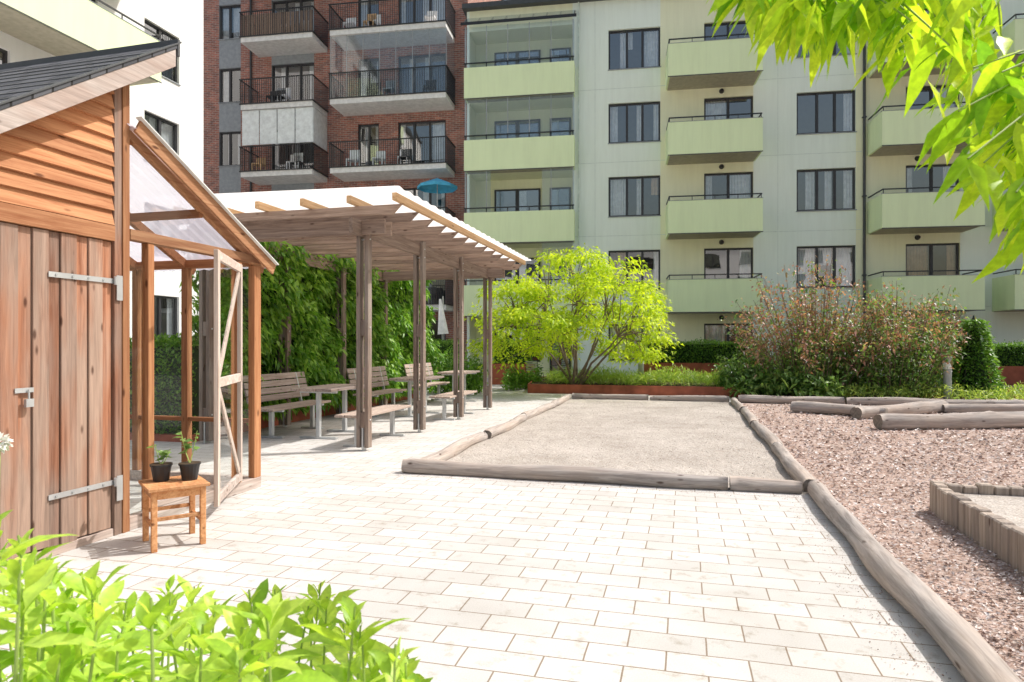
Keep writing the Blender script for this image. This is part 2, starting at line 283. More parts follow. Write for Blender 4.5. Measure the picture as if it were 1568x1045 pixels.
def parapet(pm,rl,x0,x1,F,d,k='lime'):
    pm.box(x0,x1,-d,-d+.07,F-.2,F+1.02,k); pm.box(x0,x0+.07,-d+.07,-.003,F-.2,F+1.02,k); pm.box(x1-.07,x1,-d+.07,-.003,F-.2,F+1.02,k)
    pm.box(x0+.07,x1-.07,-d+.07,-.003,F-.22,F,'soffit')
    pm.box(x0-.01,x1+.01,-d-.012,-d+.0,F-.235,F-.205,'roofd'); pm.box(x0-.01,x1+.01,-d-.012,-d+.075,F+1.021,F+1.036,'grey')
    z=F+1.19; rl.box(x0+.02,x1-.02,-d+.01,-d+.05,z-.02,z+.02,'steel'); rl.box(x0+.02,x0+.06,-d+.05,-.003,z-.02,z+.02,'steel'); rl.box(x1-.06,x1-.02,-d+.05,-.003,z-.02,z+.02,'steel')
    for i in range(5):
        x=x0+.05+(x1-x0-.1)*i/4; rl.box(x-.012,x+.012,-d+.015,-d+.04,F+1.037,z-.02,'steel')
def barrail(rl,x0,x1,F,d,h=1.1):
    def bars(a,b,const,axis):
        n=int(abs(b-a)/.1)
        for i in range(n+1):
            t=a+(b-a)*i/n
            if axis=='x': rl.box(t-.009,t+.009,const-.009,const+.009,F+.0,F+h,'steel')
            else: rl.box(const-.009,const+.009,t-.009,t+.009,F+.0,F+h,'steel')
    bars(x0,x1,-d-.03,'x'); bars(-d,-.05,x0-.03,'y'); bars(-d,-.05,x1+.03,'y')
    for z in (F+.02,F+h): 
        rl.box(x0-.05,x1+.05,-d-.055,-d-.005,z-.02,z+.02,'steel'); rl.box(x0-.055,x0-.005,-d-.004,-.01,z-.02,z+.02,'steel'); rl.box(x1+.005,x1+.055,-d-.004,-.01,z-.02,z+.02,'steel')
def furniture(pm,a,b,y0,F,n):
    for q in range(n):
        x=random.uniform(a+.3,b-.8); kk=random.choice(['piney','frost','grey','curt','steel']); hh=random.uniform(.8,.95)
        pm.box(x,x+.45,y0,y0+.45,F+.42,F+.47,kk); pm.box(x,x+.45,y0+.4,y0+.45,F+.47,F+hh,kk)
        for lx in (x,x+.41):
            for ly in (y0,y0+.41): pm.box(lx,lx+.04,ly,ly+.04,F,F+.42,kk)

# ================================================================== GREEN BUILDING
G=empty('green_apartment_building',(3.9,26.4,0),GA)
wl,fr,gl,cu,pm,rl=MB(),MB(),MB(),MB(),MB(),MB()
FL=[-.16+2.97*i for i in range(5)]
ops=[];XE=20.5
for i,F in enumerate(FL):
    zt=F+2.37; zb=F+.76 if i else F+.9
    for a,b in ((0,2.05),(7.2,9.34),(17.9,20.0)): ops.append((a,b,zb,zt)); window(fr,gl,cu,a,b,zb,zt,(.36,.66))
    for a,b in ((3.74,5.6),(11.1,12.97),(15.2,17.0)): ops.append((a,b,max(F,.02),zt)); window(fr,gl,cu,a,b,max(F,.02),zt,(.5,),ck='curt2' if (i==1 and a>11 and a<13) or(i==0 and a>11) else None)
    ops.append((-5.75,-1.45,max(F,.02),F+2.72,1.25))
cream=[(2.3,5.62),(9.8,13.05),(14.1,17.4),(-5.8,-1.4)]
wall_grid(wl,-5.86,XE,-.3,15.3,ops,lambda x,z:'cream' if any(a<x<b for a,b in cream) else 'mint')
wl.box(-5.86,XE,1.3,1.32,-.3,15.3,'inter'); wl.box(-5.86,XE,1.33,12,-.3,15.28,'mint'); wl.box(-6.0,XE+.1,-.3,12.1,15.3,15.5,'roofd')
wl.face([(-5.86,0,-.3),(-5.86,0,15.3),(-5.86,1.33,15.3),(-5.86,1.33,-.3)],'mint'); wl.face([(XE,0,-.3),(XE,1.33,-.3),(XE,1.33,15.3),(XE,0,15.3)],'mint')
for i,F in enumerate(FL[1:]):
    for a,b in ((-1.35,2.25),(5.68,9.55),(13.12,14.0),(17.5,XE)): wl.box(a,b,-.004,-.001,F-.02,F,'joint')
for x in (-.55,6.5): wl.box(x,x+.018,-.004,-.001,0,15.3,'joint')
wl.cyl((9.62,-.07,0),(9.62,-.07,15.3),.05,.05,'roofd',10)
wl.cyl((-1.2,-.05,0),(-1.2,-.05,15.3),.03,.03,'joint',8)
for z in (1,4,7,10,13): wl.box(9.55,9.69,-.13,-.001,z,z+.04,'roofd')
for i,F in enumerate(FL):
    if i:
        for a,b in ((2.25,5.66),(9.75,13.1),(14.05,17.4)): parapet(pm,rl,a,b,F,1.4); furniture(pm,a,b,-1.1,F,random.choice((0,1,1,2)))
        a,b=-5.86,-1.35; d=.55
        pm.box(a,b,-d,-d+.07,F-.25,F+1.0,'lime'); pm.box(b-.07,b,-d+.07,-.003,F-.25,F+1.0,'lime'); pm.box(a,a+.07,-d+.07,-.003,F-.25,F+1.0,'lime'); pm.box(a+.07,b-.07,-d+.07,-.003,F-.25,F,'soffit')
        pm.box(a-.01,b+.01,-d-.012,-d,F-.285,F-.255,'roofd')
        rl.box(a,b,-d-.0,-d+.05,F+1.16,F+1.2,'steel'); furniture(pm,a,b,.1,F,2)
        for t in range(6):
            x=a+.05+(b-a-.1)*t/5; rl.box(x-.02,x+.02,-d+.02,-d+.05,F+1.0,F+1.16,'steel')
            if i>=3 or t in (0,5) or(i==2 and t in(1,4)): rl.box(x-.014,x+.014,-d+.06,-d+.09,F+1.0,F+2.7,'grysteel')
        if i>=3: gl.face([(a,-d+.08,F+1),(b,-d+.08,F+1),(b,-d+.08,F+2.68),(a,-d+.08,F+2.68)],'bglass'); gl.face([(b-.03,-d+.08,F+1),(b-.03,0,F+1),(b-.03,0,F+2.68),(b-.03,-d+.08,F+2.68)],'bglass')
        else:
            gl.face([(a,-d+.08,F+1),(a+1.1,-d+.08,F+1),(a+1.1,-d+.08,F+2.68),(a,-d+.08,F+2.68)],'bglass'); gl.face([(b-1.3,-d+.08,F+1),(b,-d+.08,F+1),(b,-d+.08,F+2.68),(b-1.3,-d+.08,F+2.68)],'bglass')
        if i==4:
            for t in range(9): rl.bar((a+(b-a)*t/8,-d-.1,F+2.75),(a+(b-a)*t/8,0,F+3.25),.06,.04,'steel')
            rl.box(a-.1,b+.1,-d-.16,-d-.1,F+2.7,F+2.8,'steel'); gl.face([(a,-d-.1,F+2.82),(b,-d-.1,F+2.82),(b,0,F+3.3),(a,0,F+3.3)],'bglass')
    wl.box(-5.75,-1.45,1.20,1.24,max(F,.02),F+2.72,'cream')
    for a,b,z0 in ((-4.9,-3.9,F+.8),(-3.9,-2.9,F+.8),(-2.5,-1.6,F+.05)):
        fr.box(a,b,1.13,1.19,max(z0,.05),F+2.3,'frame'); gl.box(a+.08,b-.08,1.118,1.128,max(z0,.05)+.08,F+2.22,'glass')
        if random.random()<.6: cu.box(a+.1,a+.4,1.129,1.1295,max(z0,.05)+.1,F+2.2,'curt')
    for x in (4.4,11.5,15.6):
        fr.cyl((x,-.01,F+2.6),(x,-.12,F+2.6),.1,.07,'steel',10)
for k,n in ((wl,'walls'),(fr,'window_frames'),(gl,'window_glass'),(cu,'curtains'),(pm,'balconies'),(rl,'balcony_rails')): k.build(n,G)

# ================================================================== BRICK BUILDING
B=empty('brick_apartment_building',(-13.4,30.6,0),GA)
wl,fr,gl,cu,pm,rl=MB(),MB(),MB(),MB(),MB(),MB()
FB=[.09+2.97*i for i in range(7)]; ops=[]
for i,F in enumerate(FB):
    zt=F+2.35
    ops.append((-.35,.75,F+.75,zt)); window(fr,gl,cu,-.35,.75,F+.75,zt,(.45,))
    for a,b in ((2.3,4.4),(6.5,7.5),(8.4,10.6)): ops.append((a,b,max(F,.1)+.02,zt)); window(fr,gl,cu,a,b,max(F,.1)+.02,zt,(.33,.66) if b-a>1.5 else (.5,))
def bm(x,z):
    if -.35<x<.75: return 'grey'
    if x<.75: return 'brick'
    if 1.62<x<5.0: return 'grey'
    return 'brick'
wall_grid(wl,-3.0,11.6,-.3,21,ops,bm)
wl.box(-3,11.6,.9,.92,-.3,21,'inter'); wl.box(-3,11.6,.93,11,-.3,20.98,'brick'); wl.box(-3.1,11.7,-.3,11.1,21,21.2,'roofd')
wl.face([(11.6,0,-.3),(11.6,.93,-.3),(11.6,.93,21),(11.6,0,21)],'brick')
wl.face([(-3,0,-.3),(-3,0,21),(-3,.93,21),(-3,.93,-.3)],'brick')
wl.cyl((1.3,-.08,0),(1.3,-.08,21),.05,.05,'roofd',8)
for i,F in enumerate(FB[1:]):
    for a,b in ((1.67,5.04),(5.85,11.0)):
        pm.box(a,b,-1.5,-.003,F-.22,F,'conc'); barrail(rl,a,b,F,1.5); furniture(pm,a,b,-1.2,F,4)
    if i in (3,): 
        a,b=5.85,11.0
        for t in range(8): x=a+(b-a)*t/7; rl.box(x-.012,x+.012,-1.44,-1.42,F+0,F+2.75,'grysteel')
        gl.face([(a,-1.43,F+.05),(b,-1.43,F+.05),(b,-1.43,F+2.72),(a,-1.43,F+2.72)],'bglass'); gl.face([(b,-1.43,F+.05),(b,0,F+.05),(b,0,F+2.72),(b,-1.43,F+2.72)],'bglass')
    if i in (2,):
        a,b=1.67,5.04
        for t in range(4):
            x0_=a+(b-a)*t/4; pm.box(x0_+.02,x0_+(b-a)/4-.02,-1.42,-1.39,F+1.2,F+2.72,'frost')
        pm.box(b-.04,b,-1.38,-.02,F+1.2,F+2.72,'frost')
    if i in (4,):
        a,b=1.67,5.04
        for t in range(16): x=a+(b-a)*(t+.5)/16; pm.box(x-.09,x+.09,-1.44,-1.42,F+.05,F+1.0,'pery')
for k,n in ((wl,'walls'),(fr,'window_frames'),(gl,'window_glass'),(cu,'curtains'),(pm,'balconies'),(rl,'balcony_rails')): k.build(n,B)

# ================================================================== WHITE BUILDING (left)
Wb=empty('white_apartment_building',(-11.15,23.6,0),math.atan2(.9671,.2544))
wl,fr,gl,cu,pm,rl=MB(),MB(),MB(),MB(),MB(),MB()
FW=[.66+2.97*i for i in range(6)]; ops=[]
for i,F in enumerate(FW):
    for a,b in ((-2.67,-1.17),(-6.2,-4.4),(-8.6,-7),(-12,-10)): ops.append((a,b,F+.75,F+2.35)); window(fr,gl,cu,a,b,F+.75,F+2.35,(.5,))
    if i>=3: parapet(pm,rl,-9,-3.47,F,1.4)
wall_grid(wl,-20,0,-.3,19,ops,lambda x,z:'white')
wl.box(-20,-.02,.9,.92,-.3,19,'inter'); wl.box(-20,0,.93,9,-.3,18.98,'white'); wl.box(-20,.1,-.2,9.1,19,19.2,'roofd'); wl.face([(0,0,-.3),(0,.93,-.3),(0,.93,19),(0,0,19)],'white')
for k,n in ((wl,'walls'),(fr,'window_frames'),(gl,'window_glass'),(cu,'curtains'),(pm,'balconies'),(rl,'balcony_rails')): k.build(n,Wb)

# ================================================================== building behind the camera (seen in window reflections)
O=empty('courtyard_building',(24,-24,0),math.pi)
wl,fr,gl,cu=MB(),MB(),MB(),MB(); ops=[]
for i in range(4):
    for j in range(12):
        a=1.5+j*3.6; ops.append((a,a+1.8,.9+3*i,2.5+3*i)); window(fr,gl,cu,a,a+1.8,.9+3*i,2.5+3*i,(.5,),curt=False)
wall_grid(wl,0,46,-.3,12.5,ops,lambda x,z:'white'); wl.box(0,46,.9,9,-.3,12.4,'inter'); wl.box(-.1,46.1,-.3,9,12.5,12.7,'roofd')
for k,n in ((wl,'walls'),(fr,'window_frames'),(gl,'window_glass')): k.build(n,O)

# ================================================================== GROUND
g=MB(); g.face([(-250,-250,-.012),(250,-250,-.012),(250,250,-.012),(-250,250,-.012)],'ground'); g.build('ground')
C=(2.78,6.03,0)
g=MB(); g.face([(-26,-20,0),(0,-20,0),(0,22,0),(-26,22,0)],'pave'); g.build('paving',None,C,PQ)
g=MB(); g.face([(0,-20,-.004),(20,-20,-.004),(20,13,-.004),(0,13,-.004)],'gravel'); g.build('play_area_gravel',None,C,PQ)
n=60000; Y=2.6*(15/2.6)**rng.random(n); X=rng.random(n)*(.85*Y+.6)
dx=X-C[0];dy=Y-C[1]; q=dx*.9671-dy*.2544; p=dx*.2544+dy*.9671
ok=(q>.06)&(p<10); X,Y=X[ok],Y[ok]; n=len(X)
ch_len=rng.uniform(.012,.045,n)*np.clip(Y/6,.75,1.5); an=rng.random(n)*6.28; tilt=rng.normal(0,.35,n)
d=np.stack([np.cos(an),np.sin(an),tilt],1)
Cp=np.stack([X,Y,rng.uniform(.002,.022,n)],1)
o=leaves('wood_chips',Cp,d,ch_len,ch_len*rng.uniform(.3,.8,n),'chip',fold=.3)
o.data.polygons.foreach_set('use_smooth',[False]*len(o.data.polygons))

# logs ---------------------------------------------------------------
def log(name,p0,p1,r,parent=None,bend=.02,seed=0):
    p0=Vector(p0);p1=Vector(p1);L=(p1-p0).length; rg=np.random.default_rng(seed); K=max(8,int(L/.10)); n=20
    ph=rg.random(6)*6.28; v=[];f=[];mi=[]; kn=[(rg.random()*L,rg.random()*3.1,rg.uniform(.04,.09)) for _ in range(int(L*2.2))]
    for i in range(K+1):
        t=i/K; x=t*L; rr=r*(1+.06*math.sin(x*2.1+ph[0])+.04*math.sin(x*5.3+ph[1]))*(1-.06*t)
        if i in(0,K): rr*=.9
        cy=bend*math.sin(t*3.1+ph[2])+.010*math.sin(x*4+ph[3]); cz=.008*math.sin(x*3+ph[4])
        for j in range(n):
            a=2*math.pi*j/n; r2=rr*(1+.05*math.sin(3*a+x*1.2+ph[5])+.03*math.sin(7*a+x*.7)+.014*rg.normal())
            for kx,ka,ks in kn:
                dd_=((x-kx)/.06)**2+(((a-ka+3.14)%6.28-3.14)/.5)**2
                if dd_<3: r2+=r*.16*math.exp(-dd_*1.6)*(1 if ks>.06 else -1)
            v.append((x,cy+math.cos(a)*r2,cz+math.sin(a)*r2))
    for i in range(K):
        for j in range(n): f.append((i*n+j,i*n+(j+1)%n,(i+1)*n+(j+1)%n,(i+1)*n+j)); mi.append(0)
    f.append(tuple(range(n))); mi.append(1); f.append(tuple(K*n+j for j in range(n))[::-1]); mi.append(1)
    me=bpy.data.meshes.new(name); me.from_pydata(v,[],f); me.materials.append(M['log']);me.materials.append(M['logend']); me.polygons.foreach_set('material_index',mi)
    me.polygons.foreach_set('use_smooth',[m==0 for m in mi]); me.update(); o=bpy.data.objects.new(name,me); sc.collection.objects.link(o)
    o.location=p0; d=(p1-p0); o.rotation_euler=(0,-math.asin(d.z/L),math.atan2(d.y,d.x))
    if parent: o.parent=parent
    return o
S=empty('sandbox',C,PQ)
m=MB()
m.face([(-3.95,0,.006),(0,0,.006),(0,9.9,.006),(-3.95,9.9,.006)],'sand'); m.build('sand',S)
R=.082
log('front_log',(-4.08,-.02,.062),(-.75,0,.062),R,S,seed=1); log('front_log_short',(-.73,0,.055),(-.10,0,.055),.072,S,0,2)
for i in range(4): log('side_log_%d'%i,(-3.95,.12+i*2.46,.055),(-3.95,.12+i*2.46+2.42,.055),.078,S,.03,10+i)
log('back_log_a',(-3.9,9.95,.06),(-2.0,9.95,.06),.085,S,.01,20); log('back_log_b',(-1.97,9.95,.06),(-.1,9.95,.06),.085,S,.01,21)
for i in range(4): log('edge_log_%d'%i,(0,.05+i*2.46,.06),(0,.05+i*2.46+2.42,.06),.08,S,.02,30+i)
E=empty('log_edging',C,PQ)
for i in range(3): log('edge_log_%d'%i,(0.02,.0-i*4.2-4.17,.065),(0.02,-.0-i*4.2,.065),.082,E,.02,40+i)
log('rear_edge_log_a',(.1,9.9,.08),(2.4,9.9,.08),.1,E,.02,50); log('rear_edge_log_b',(2.45,9.9,.08),(6,9.9,.08),.1,E,.02,51)
def log2(p0,p1,r,s): log('timber_log',(*p0,r*.85),(*p1,r*.85),r,None,.02,s)
log2((5.75,13.4),(7.0,12.2),.12,60); log2((6.35,12.1),(8.9,13.4),.13,61); log2((8.7,13.2),(12.5,12.6),.11,62); log2((5.95,10.6),(10.5,11.0),.14,63)
n=9000; q=rng.uniform(-3.8,-.12,n); p=rng.uniform(.1,9.8,n); 
leaves('sand_grains',np.stack([q,p,np.full(n,.008)],1),np.stack([rng.normal(0,1,n),rng.normal(0,1,n),rng.normal(0,.4,n)],1),rng.uniform(.006,.016,n),rng.uniform(.006,.012,n),'sand',parent=S,fold=.3)
n=2500; w=rng.random(n); q=np.where(w<.5,rng.uniform(-4.1,0,n),-.08-np.abs(rng.normal(0,.12,n))); p=np.where(w<.5,-.1-np.abs(rng.normal(0,.12,n)),rng.uniform(-4.5,0,n))
leaves('gravel_spill',np.stack([q,p,np.full(n,.003)],1)@np.array([[.9671,-.2544,0],[.2544,.9671,0],[0,0,1]])+np.array([C[0],C[1],0]),np.stack([rng.normal(0,1,n),rng.normal(0,1,n),rng.normal(0,.3,n)],1),rng.uniform(.004,.014,n),rng.uniform(.004,.008,n),'chip',fold=.3)
K=empty('timber_stake_planter',(3.44,5.37,0),PQ); m=MB()
for i in range(24): 
    h=.24+random.uniform(-.012,.012); m.box(0+random.uniform(-.006,.006),.09,-.02-i*.11,-.125-i*.11,-.02,h,'stake')
for i in range(20): h=.24+random.uniform(-.012,.012); m.box(.02+i*.11,.125+i*.11,-.0,.09,-.02,h,'stake')
for i in range(20): h=.24; m.box(.02+i*.11,.125+i*.11,-2.75,-2.66,-.02,h,'stake')
m.build('stakes',K,bevel=.01)
m=MB(); m.box(.09,2.3,-2.66,0,-.01,.17,'sand'); m.build('fill',K)

# ================================================================== SHED + GREENHOUSE
SH=empty('garden_shed_with_greenhouse',(-2.47,6.36,0),PQ)
m=MB(); T=math.tan(math.radians(35))
yS=-1.62; zc=3.34
def rz_(y): return zc+(y-yS)*T
y=-1.70; i=0
while y>-3.2:
    w=(.086,.115)[i%2]+random.uniform(-.006,.006); pr=.014*(i%2); z1=2.12
    m.box(-.04,.012+pr,y-w+.004,y,.06+random.uniform(-.01,.01),z1,'shedv'); y-=w; i+=1
m.box(-.09,-.041,-3.3,-1.63,0,2.3,'shedv')
m.box(-.02,.035,-1.695,-1.632,0,3.32,'shedv'); m.box(-.05,.045,-1.63,-1.57,0,3.36,'trimz')
m.box(-.04,.045,-3.28,-1.698,2.125,2.235,'shedh')
m.box(-.04,.03,-3.28,-1.70,0,.055,'weath')
z=2.24
while z<3.3:
    z2=z+.105; yl=max(-3.28,yS+(z-zc)/T+.02); 
    if yl<-1.73:
        yl2=max(-3.28,yS+(z2-zc)/T+.02)
        m.hexa([(-.03,yl,z),(.04,yl,z),(.04,-1.697,z),(-.03,-1.697,z),(-.03,min(yl2,-1.73),z2+.01),(.012,min(yl2,-1.73),z2+.01),(.012,-1.697,z2+.01),(-.03,-1.697,z2+.01)],'shedh')
    z=z2
m.hexa([(-2.2,-3.3,0),(-.1,-3.3,0),(-.1,-3.25,0),(-2.2,-3.25,0),(-2.2,-3.3,rz_(-3.3)),(-.1,-3.3,rz_(-3.3)),(-.1,-3.25,rz_(-3.25)),(-2.2,-3.25,rz_(-3.25))],'shedv')
m.box(-2.2,-.06,-1.66,-1.6,0,3.28,'shedv'); m.box(-2.25,-2.2,-3.3,-1.6,0,2.2,'shedv')
def slab(x0,x1,y0,y1,t0,t1,k): m.hexa([(x0,y0,rz_(y0)+t0),(x1,y0,rz_(y0)+t0),(x1,y1,rz_(y1)+t0),(x0,y1,rz_(y1)+t0),(x0,y0,rz_(y0)+t1),(x1,y0,rz_(y0)+t1),(x1,y1,rz_(y1)+t1),(x0,y1,rz_(y1)+t1)],k)
slab(-2.4,.2,-3.6,-1.32,.02,.06,'weath'); slab(-2.42,.235,-3.62,-1.30,.105,.135,'shingle')
slab(.2,.228,-3.6,-1.32,-.03,.104,'weath'); slab(-2.4,.199,-1.36,-1.32,.061,.1045,'weath')
slab(.195,.245,-3.62,-1.28,.136,.15,'roofd'); m.box(-2.42,.24,-1.315,-1.29,rz_(-1.3)+.04,rz_(-1.3)+.17,'roofd')
yy=-3.5
while yy<-1.4:
    slab(-2.41,.19,yy,yy+.015,.1355,.142,'roofd'); yy+=.14
m.build('shed_body',SH,bevel=.002)
m=MB()
for z in (1.82,.37):
    m.box(.030,.036,-2.2,-1.66,z,z+.035,'galv'); m.box(.046,.052,-1.69,-1.64,z-.12,z+.06,'galv'); m.cyl((.05,-1.70,z-.01),(.05,-1.70,z+.05),.012,.012,'galv',8)
    for b in range(4): m.cyl((.036,-2.15+b*.12,z+.018),(.042,-2.15+b*.12,z+.018),.008,.008,'grysteel',6)
m.box(.030,.035,-2.42,-2.30,1.08,1.11,'galv'); m.cyl((.045,-2.34,1.10),(.045,-2.34,1.03),.006,.006,'galv',6); m.box(.036,.056,-2.365,-2.315,.99,1.04,'galv')
m.build('hinges_and_padlock',SH)
m=MB(); gl=MB()
ze=2.14; zr=2.93; sl=(zr-ze)/1.56
def gz(y): return ze-y*sl
m.box(-.04,.03,-.1,0,.1,ze,'trimz'); m.box(-.04,.028,-.34,-.28,.1,ze-.0,'trimz'); m.box(-.04,.028,-1.38,-1.32,.1,ze+.02,'trimz')
m.box(-.045,.033,-1.56,.0,0,.1,'weath'); m.box(-.045,.036,-1.555,.0,ze+.021,ze+.1,'trimy')
m.box(-.04,.0,-1.32,-.34,.1,.14,'weath')
m.bar((.0,-1.55,zr+.04),(.0,.06,ze-.06+.04),.1,.05,'trimy'); m.bar((.09,-1.55,zr+.07),(.09,.12,ze-.06+.04),.11,.022,'trimy'); m.bar((.105,-1.55,zr+.135),(.105,.14,ze+.03),.012,.06,'frost')
for x in (-.8,-1.4,-2.0):
    m.box(x-.035,x+.035,-.07,0,.1,ze,'trimz'); m.bar((x,-1.58,zr),(x,.06,ze-.02),.08,.045,'trimx')
m.box(-2.05,-.041,-.075,.0,ze,ze+.08,'trimx'); m.box(-2.05,-.05,-.075,0,0,.1,'weath'); m.box(-2.05,-.05,-.06,-.01,.62,.66,'trimx')
m.box(-2.05,-1.98,-1.56,-.08,0,.1,'weath'); m.box(-2.05,-1.98,-1.56,-.08,ze,ze+.08,'trimy'); m.box(-2.05,-1.98,-.85,-.79,.1,ze,'trimz')
m.box(-2.05,.0,-1.6,-1.5,zr-.05,zr+.05,'trimx'); m.bar((-2.0,-.78,gz(-.78)-.03),(.0,-.78,gz(-.78)-.03),.07,.04,'trimx')
h=Vector((.035,-.31,0)); fe=Vector((.50,-1.21,0)); dd=(fe-h).normalized()
def dp(t,z): v=h+dd*t; return (v.x,v.y,z)
LD=(fe-h).length
for t in (.035,LD-.035): m.bar(dp(t,.12),dp(t,2.12),.07,.035,'weathz',side=dd)
for z in (.17,1.08,2.08): m.bar(dp(.07,z),dp(LD-.07,z),.075,.03,'weath')
m.bar(dp(.09,2.03),dp(LD-.09,1.14),.06,.02,'weathz'); m.bar(dp(LD-.09,1.02),dp(.09,.22),.06,.02,'weathz')
m.build('greenhouse_frame',SH,bevel=.003)
gl.face([dp(.07,.2),dp(LD-.07,.2),dp(LD-.07,2.06),dp(.07,2.06)],'gglass')
gl.face([(0,-1.56,.1),(0,-1.38,.1),(0,-1.38,ze),(0,-1.56,ze)],'gglass'); gl.face([(0,-.28,.1),(0,-.1,.1),(0,-.1,ze),(0,-.28,ze)],'gglass')
gl.face([(-.01,-1.55,ze+.1),(-.01,-.06,ze+.1),(-.01,-.06,ze+.12),(-.01,-1.55,zr)],'gglass')
gl.face([(-.04,-.035,.1),(-2,-.035,.1),(-2,-.035,ze),(-.04,-.035,ze)],'gglass'); gl.face([(-2.01,-1.55,.1),(-2.01,0,.1),(-2.01,0,ze),(-2.01,-1.55,ze)],'gglass')
nn=40
for i in range(nn):
    x0=.1-i*2.2/nn; x1=.1-(i+1)*2.2/nn; za=.065+.012*(i%2); zb=.065+.012*((i+1)%2)
    gl.face([(x0,-1.6,zr+za),(x0,.12,ze-.07+za),(x1,.12,ze-.07+zb),(x1,-1.6,zr+zb)],'poly')
gl.build('greenhouse_glazing',SH)

# stool with pots
St=empty('slatted_stool',(-2.36,4.56,0),math.radians(38)); m=MB()
for x in (-.15,.15):
    for y in (-.16,.16): m.box(x-.018,x+.018,y-.018,y+.018,0,.40,'stoolw')
for x in (-.15,.15): m.box(x-.012,x+.012,-.142,.142,.345,.40,'stoolw'); m.box(x-.01,x+.01,-.142,.142,.15,.175,'stoolw')
for y in (-.16,.16): m.box(-.132,.132,y-.011,y+.011,.345,.40,'stoolw'); m.box(-.132,.132,y-.01,y+.01,.20,.225,'stoolw')
for i in range(7): y=-.18+i*.06; m.box(-.19,.19,y-.021,y+.021,.403,.425,'stoolw')
m.build('stool_frame',St,bevel=.003)
def potted(x,y,z,hgt,nl,seed):
    E_=empty('potted_seedling',(x,y,z)); m=MB(); m.cyl((0,0,0),(0,0,.11),.05,.068,'pot',16,kc='soil'); m.cyl((0,0,.105),(0,0,.118),.073,.073,'pot',16,kc='soil'); 
    P=[];D=[]
    for s in range(3):
        a=random.random()*6.28; tip=(.06*math.cos(a),.06*math.sin(a),hgt*random.uniform(.7,1)); m.tube([(0,0,.11),(tip[0]*.4,tip[1]*.4,hgt*.5),tip],[.004,.003,.002],'stem',5)
        for k in range(nl):
            t=.35+.65*k/nl; P.append((tip[0]*t,tip[1]*t,.11+(tip[2]-.11)*t)); b=random.random()*6.28; D.append((math.cos(b),math.sin(b),.35))
    m.build('pot',E_); leaves('foliage',P,D,rng.uniform(.05,.09,len(P)),rng.uniform(.025,.045,len(P)),'L_shr',E_,hi=True,droop=.35)
potted(-2.46,4.58,.427,.27,6,1); potted(-2.28,4.62,.427,.36,6,2)

# ================================================================== PERGOLA
Pg=empty('pergola',(-1.93,8.52,0),PQ); m=MB(); PY=(0,1.85,3.7,5.55)
for qx in (0,-2.42):
    for py in PY:
        for s in (-1,1): m.box(qx+s*.03,qx+s*.085,py-.055,py+.055,.04,3.0,'perz')
        m.box(qx-.028,qx+.028,py-.05,py+.05,.3,.5,'perz'); m.box(qx-.028,qx+.028,py-.05,py+.05,1.5,1.7,'perz'); m.box(qx-.012,qx+.012,py-.05,py+.05,0,.3,'galv')
        for z in (2.88,2.75,1.6,.4): m.cyl((qx-.095,py,z),(qx+.095,py,z),.012,.012,'galv',8)
    m.box(qx-.028,qx+.028,-.35,5.95,2.78,2.975,'pery')
y=-.3
while y<6.0:
    x1=.66; m.hexa([(-2.9,y,3.02),(x1-.12,y,3.002),(x1-.12,y+.05,3.002),(-2.9,y+.05,3.02),(-2.9,y,3.12),(x1,y,3.12),(x1,y+.05,3.12),(-2.9,y+.05,3.12)],'perx'); y+=.52
for py in (0.07,5.62): 
    for s in (0,-.19): m.box(-2.8,.35,py+s,py+s+.045,2.8,2.98,'perx')
for x in (.66,.05,-.6,-1.25,-1.9,-2.5,-2.85): 
    m.box(x-.03,x+.03,-.5,6.15,3.124,3.215,'piney')
m.build('timber_frame',Pg,bevel=.004)
sm=MB(); nn=150
for i in range(nn):
    y0=-.72+i*7.05/nn; y1=-.72+(i+1)*7.05/nn; z0=3.235+.010*math.sin(i*1.05); z1=3.235+.010*math.sin((i+1)*1.05)
    sm.face([(-3.0,y0,z0+.08),(.8,y0,z0),(.8,y1,z1),(-3.0,y1,z1+.08)],'sheet')
sm.build('roof_sheet',Pg)

def table(x,y):
    t=empty('picnic_table',(x,y,0),PQ); m=MB()
    for i in range(5): m.box(-.33+i*.134,-.33+i*.134+.125,-.6,.6,.705,.745,'slat')
    for py in (-.38,.38):
        m.box(-.03,.03,py-.03,py+.03,.03,.67,'galv'); m.box(-.3,.3,py-.035,py+.035,0,.03,'galv'); m.box(-.3,.3,py-.025,py+.025,.67,.704,'galv')
    m.build('table_parts',t,bevel=.004)
def bench(x,y,back=False,rot=0):
    t=empty('slatted_bench_with_back' if back else 'slatted_bench',(x,y,0),PQ+rot); m=MB()
    for i in range(3): m.box(-.2+i*.137,-.2+i*.137+.125,-.8,.8,.415,.45,'slat')
    for py in (-.55,.55):
        m.box(-.03,.03,py-.03,py+.03,.03,.385,'galv'); m.box(-.2,.2,py-.035,py+.035,0,.03,'galv'); m.box(-.19,.2,py-.025,py+.025,.385,.413,'galv')
        if back: m.bar((-.2,py,.40),(-.33,py,.92),.05,.03,'galv')
    if back:
        for i in range(4): z=.52+i*.105; xx=-.21-.13*(z-.42)/.5; m.hexa([(xx,-.8,z),(xx+.03,-.8,z),(xx+.03,.8,z),(xx,.8,z),(xx-.022,-.8,z+.09),(xx+.008,-.8,z+.09),(xx+.008,.8,z+.09),(xx-.022,.8,z+.09)],'slat')
    m.build('bench_parts',t,bevel=.004)
table(-2.74,9.95); bench(-1.95,9.35); bench(-3.42,10.2,True); table(-1.85,12.8); bench(-1.1,12.5); bench(-2.6,13.0,True); bench(-1.95,15.6,True); table(-1.25,15.5)

